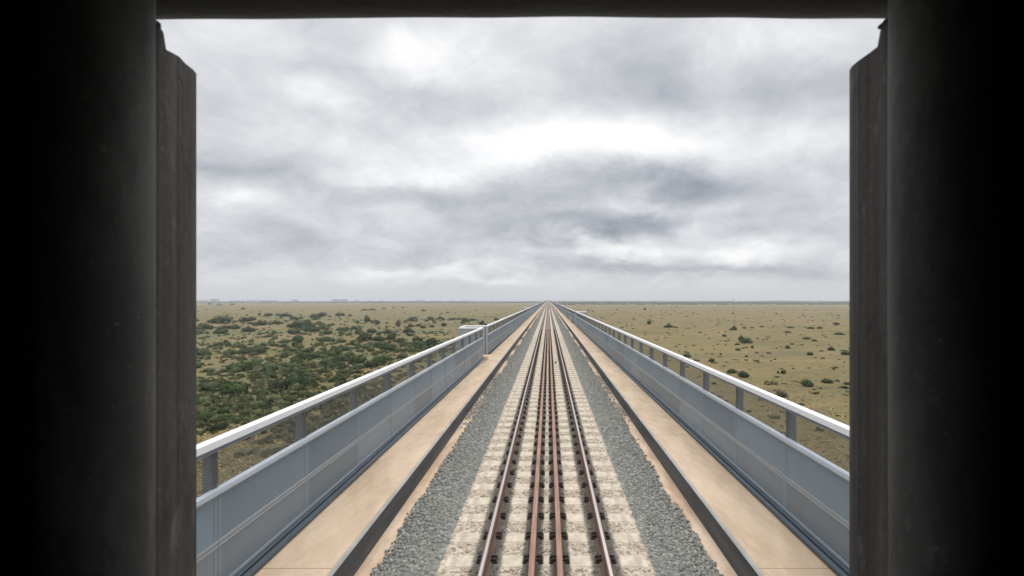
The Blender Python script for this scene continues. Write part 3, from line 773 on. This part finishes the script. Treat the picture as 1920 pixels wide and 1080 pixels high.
ORD = ['first', 'second', 'third', 'fourth', 'fifth', 'sixth', 'seventh', 'eighth', 'ninth', 'tenth', 'eleventh', 'twelfth', 'thirteenth', 'fourteenth', 'fifteenth']
def plant(lst, side):
    items = sorted(lst, key=lambda q: -q[1])
    rows = [items[i:i + 12] for i in range(0, len(items), 12)]
    for ri, row in enumerate(rows):
        row.sort(key=lambda q: q[0])
        for ci, (px, py, w_, h) in enumerate(row):
            x, y = on_ground(px, py - h * .12)
            W = w_ * y / F * 1.04
            H = min(max(h * .98 * y / F, W * .30), W * 1.1)
            dry = (side == 'right' and random.random() < .3 and w_ < 14) or random.random() < .03
            kind = 'leaf_dry' if dry else ('leaf_light' if (py > 735 and random.random() < .6) or (py > 620 and random.random() < .3) else 'leaf')
            vi = random.randrange(6)
            o = bpy.data.objects.new('bush', BM[kind][vi]); C.objects.link(o)
            o.location = (x, y, gz(x, y) - .05); o.rotation_euler.z = random.uniform(0, 6.28); o.scale = (W, W * random.uniform(.75, 1), H)
            hue = {'leaf': 'dark green', 'leaf_light': 'fresh green', 'leaf_dry': 'brownish'}[kind]
            big = 'broad' if W > 8.5 else ('rounded' if H > W * .5 else ('low' if H < W * .33 else 'bushy'))
            dist = 'nearest' if ri == 0 else (ORD[ri] + ' nearest')
            tag(o, f'{big} {hue} bush on the {side} plain, {ORD[ci]} from left in the {dist} row', 'bush', f'bushes scattered on the plain {side} of the bridge')
plant(LEFT, 'left'); plant(RIGHT, 'right')

# the thicket's undergrowth: interlocking bushes that cannot be told apart
def thicket(n, gen, label):
    V = []; Fc = []; off = 0
    src = []
    for i in range(5):
        m_ = bush_mesh('tmp', 90 + i, M['leaf'], 380); v = np.empty(len(m_.vertices) * 3); m_.vertices.foreach_get('co', v)
        f = np.empty(len(m_.polygons) * 3, dtype=np.int32); m_.polygons.foreach_get('vertices', f); src.append((v.reshape(-1, 3), f.reshape(-1, 3))); bpy.data.meshes.remove(m_)
    for q in range(n):
        x, y, W = gen(); v, f = src[q % 5]; a = random.uniform(0, 6.28); ca, sa = math.cos(a), math.sin(a)
        X = v[:, 0] * W; Y = v[:, 1] * W; Z = v[:, 2] * W * random.uniform(.4, .75)
        V.append(np.stack([x + X * ca - Y * sa, y + X * sa + Y * ca, gz(x, y) - .05 + Z], -1)); Fc.append(f + off); off += len(v)
    o = bpy.data.objects.new('thicket', np_mesh('thicket', np.concatenate(V), np.concatenate(Fc), M['thicket'])); C.objects.link(o); tag(o, label, 'thicket', kind='stuff')
def gen_th():
    while True:
        px, py, w_, h = random.choice(LEFT)
        if w_ < 12 or py < 578 or (py > 665 and random.random() < .72): continue
        if random.random() < .28: px -= random.uniform(150, 560)
        px += random.gauss(0, 15); py += random.gauss(0, 3.2) * (py - 560) / 90
        x, y = on_ground(px, max(py, 577))
        if x > -9: continue
        return x, y, random.uniform(1.3, 3.2) * (1 + y / 900)
thicket(580, gen_th, 'tangled low green undergrowth between the bushes left of the bridge')

# low scrub and grass tufts (nobody could count them)
def in_view(x, y): return y > 20 and -1.35 * y - 10 < x < 1.2 * y + 10 and abs(x) > 5
def cards(name, n, gen, size, mats, label, cat, hgt=1.0, tri=3):
    P = []
    while len(P) < n:
        x, y, sc_ = gen()
        if in_view(x, y): P.append((x, y, gz(x, y), sc_))
    P = np.array(P); V = []; n0 = len(P)
    out = []
    for k in range(tri):
        a = rng.uniform(0, 2 * np.pi, n0); s = size * P[:, 3] * rng.uniform(.6, 1.3, n0)
        ox = rng.normal(0, .35, n0) * s; oy = rng.normal(0, .35, n0) * s
        c = P[:, :3] + np.stack([ox, oy, np.zeros(n0)], -1)
        t1 = np.stack([np.cos(a), np.sin(a), np.zeros(n0)], -1) * (s * .5)[:, None]
        lean = np.stack([rng.normal(0, .25, n0) * s, rng.normal(0, .25, n0) * s, s * hgt * rng.uniform(.6, 1.1, n0)], -1)
        out.append(np.stack([c - t1, c + t1, c + lean + t1 * .6, c + lean - t1 * .5], 1))
    V = np.concatenate(out).reshape(-1, 3); Fc = np.arange(len(V)).reshape(-1, 4)
    o = bpy.data.objects.new(name, np_mesh(name, V, Fc, mats)); C.objects.link(o); tag(o, label, cat, kind='stuff')
def gen_left():
    while True:
        px = random.uniform(-100, 900); py = random.uniform(595, 860)
        x, y = CX + (px - VX) * 20 / (py - VY), 20 * F / (py - VY)
        if noise.noise(Vector((x * .02, y * .012, 9))) + .12 * (1 if py > 640 else 0) > random.uniform(-.15, .3): return x, y, random.uniform(.6, 1.5) * (1 + y / 600)
def gen_any():
    y = 45 * math.exp(abs(random.gauss(0, .5))); return random.uniform(-1.3, 1.15) * y, y, random.uniform(.6, 1.3) * (1 + y / 250)
def gen_dry():
    y = 70 * math.exp(random.uniform(0, 2.6)); x = random.uniform(-1.3, 1.15) * y
    return x, y, random.uniform(.6, 1.5) * (1 + y / 700)
cards('scrub', 3900, gen_left, .8, M['scrub'], 'low green scrub filling the gaps between bushes on the left plain', 'scrub', .55, 7)
cards('scrub', 1700, gen_dry, .75, M['scrub'], 'small olive tufts of low scrub scattered over the plain', 'scrub', .35, 6)
cards('grass', 26000, gen_any, .24, M['tuft'], 'dry yellow grass tufts covering the nearer plain', 'grass', .5, 2)

# ------------------------------------------------------------------ far things
n = 5200; ang = rng.uniform(-.80, .74, n); yv = np.where(rng.uniform(0, 1, n) < .65, rng.uniform(2900, 3700, n), rng.uniform(1900, 3100, n))
ang2 = rng.uniform(.02, .74, n); use = rng.uniform(0, 1, n) < .35; ang = np.where(use & (yv < 3100), ang2, ang)
keep = (yv > 2700) | (ang > .02); ang = ang[keep]; yv = yv[keep]; n = len(yv)
right = ang > 0
r_ = np.where(yv > 2900, rng.uniform(7, 16, n), rng.uniform(3, 8, n)) * np.where(right, 1.0, .7)
hgt = r_ * .42
V = np.stack([ang * yv, yv, np.full(n, GZ) + hgt * .3], -1)
o = bpy.data.objects.new('woodland', stones_mesh('woodland', V, r_, (1.5, 1, .42), M['woods'], .2)); C.objects.link(o)
tag(o, 'dark band of distant woodland along the horizon', 'woodland', kind='stuff')
def ridge(name, pts, y, label):
    """low hill: pts are (x in photo px, top y in photo px)"""
    vv = []; ff = []; P = [(CX + (px - VX) / F * y, CZ + (VY - py) / F * y) for px, py in pts]
    for x, z in P:
        vv += [(x, y - 500, GZ - 1), (x, y - 90, GZ + (z - GZ) * .75), (x, y, z), (x, y + 350, z), (x, y + 900, GZ - 1)]
    for i in range(len(P) - 1):
        for j in range(4): a = i * 5 + j; ff.append((a, a + 5, a + 6, a + 1))
    o = bpy.data.objects.new(name, np_mesh(name, np.array(vv), np.array(ff), M['hill'])); C.objects.link(o); tag(o, label, kind='structure')
ridge('hill', [(1040, 566), (1075, 565.5), (1150, 565.2), (1200, 565.8), (1250, 566), (1290, 565.5), (1340, 565), (1378, 564.6), (1392, 564.7), (1412, 565.8), (1430, 565),
               (1455, 564.5), (1458, 563.3), (1480, 563.2), (1485, 564.2), (1500, 565.2), (1505, 564.6), (1535, 564.0), (1560, 565), (1600, 564.6), (1700, 564.5), (1800, 566)], 6500, 'low blue hills')
ridge('hill', [(150, 566), (300, 565.6), (420, 565.6), (520, 565.2), (640, 565.2), (760, 565.8), (900, 565.4), (1020, 566)], 7000, 'low blue hills')

def building(px0, px1, ptop, y, wall, label, gabled=False):
    x0 = CX + (px0 - VX) / F * y; x1 = CX + (px1 - VX) / F * y; H = CZ + (VY - ptop) / F * y - GZ; w_ = x1 - x0; d = 40
    root = empty('distant_building', ((x0 + x1) / 2, y, GZ)); tag(root, label, 'building', 'buildings on the horizon')
    mb = MB(); mb.box(-w_/2, w_/2, -d/2, d/2, -2, H * .9); mb.build('wall', wall, root)
    if gabled: mb = MB(); mb.v = [(-w_/2-1, -d/2-1, H*.9), (w_/2+1, -d/2-1, H*.9), (w_/2+1, d/2+1, H*.9), (-w_/2-1, d/2+1, H*.9), (-w_/2, 0, H*1.04), (w_/2, 0, H*1.04)]; mb.f = [(0,1,5,4), (2,3,4,5), (1,2,5), (3,0,4), (0,3,2,1)]; mb.mi = [0]*5
    else: mb = MB(); mb.box(-w_/2-.8, w_/2+.8, -d/2-.8, d/2+.8, H*.9, H)
    mb.build('roof', M['roof'], root)
    mb = MB(); nf = max(1, int(H / 6)); nw = max(2, int(w_ / 9))
    for f in range(nf):
        for q in range(nw):
            a = -w_/2 + w_ * (q + .25) / nw; mb.box(a, a + w_ * .5 / nw, -d/2 - .15, -d/2 - .01, 3 + f * H * .85 / nf, 3 + f * H * .85 / nf + H * .38 / nf)
    o = mb.build('window_rows', M['win'], root)
BL = [(373, 391, 561.8, 'long low hall at the far left end of the skyline', 0, 0), (397.5, 408.5, 560.2, 'tallest square block, near the left end of the skyline', 1, 0),
 (432, 456, 562.8, 'low wide shed right of the square block', 1, 1), (463, 485, 561.4, 'pale warehouse with a small tower at its left end', 0, 1), (490, 519, 563.0, 'long grey shed right of the pale warehouse', 1, 0),
 (549, 557, 561.6, 'small tower block standing alone between sheds', 1, 0), (566, 590, 563.4, 'low wide white shed left of the large hangar', 0, 1), (624, 650, 560.4, 'large rounded hangar with stepped roof', 1, 1),
 (666, 672, 562.6, 'small block right of the hangar', 1, 0), (689, 698, 563.4, 'low grey hall right of the small block', 1, 0), (713, 718, 563.0, 'narrow grey block alone left of the city', 1, 0), (782, 797, 562.6, 'broad grey block in the middle of the city skyline', 1, 0),
 (764, 779, 563.6, 'low grey hall left of the broad grey block', 1, 0), (806, 828, 563.5, 'flat long block right of the broad block', 1, 0), (842, 850, 563.4, 'small grey tower far off on the left skyline', 1, 0),
 (862, 888, 563.4, 'long terrace of grey blocks nearest the bridge on the left', 1, 0), (923, 926, 563.4, 'thin tower close to the bridge on the left skyline', 1, 0), (933, 936, 563.0, 'last thin tower before the left fence', 1, 0)]
for i, (a, b, tp, lab, gm, gb) in enumerate(BL): building(a, b, tp, 4300 + (i % 4) * 120, M['bld2'] if gm else M['bld'], lab, bool(gb))
x = CX + (464 - VX) / F * 4400
mst = empty('mast', (CX + (1375 - VX) / F * 4100, 4100, GZ)); tag(mst, 'thin mast above the right hand hills', 'mast')
mb = MB(); mb.box(-2.2, 2.2, -2.2, 2.2, -2, 24); mb.build('tower_shaft', M['bld2'], mst)
mb = MB(); mb.box(-4, 4, -4, 4, 24, 27); mb.build('platform', M['bld2'], mst)

# ------------------------------------------------------------------ air
mb = MB(); mb.box(-13900, 13900, -1400, 13900, GZ - 4, 60)
hz_o = mb.build('haze', []); tag(hz_o, kind='stuff')
hm = bpy.data.materials.new('haze_air'); hm.use_nodes = True; hm.node_tree.nodes.clear(); g = G(hm.node_tree)
pv = g.n('ShaderNodeVolumePrincipled'); pv.inputs['Color'].default_value = (.93, .96, 1, 1); pv.inputs['Density'].default_value = 1.6e-4; pv.inputs['Anisotropy'].default_value = 0.0
g.link(pv.outputs[0], g.n('ShaderNodeOutputMaterial').inputs['Volume']); hz_o.data.materials.append(hm)
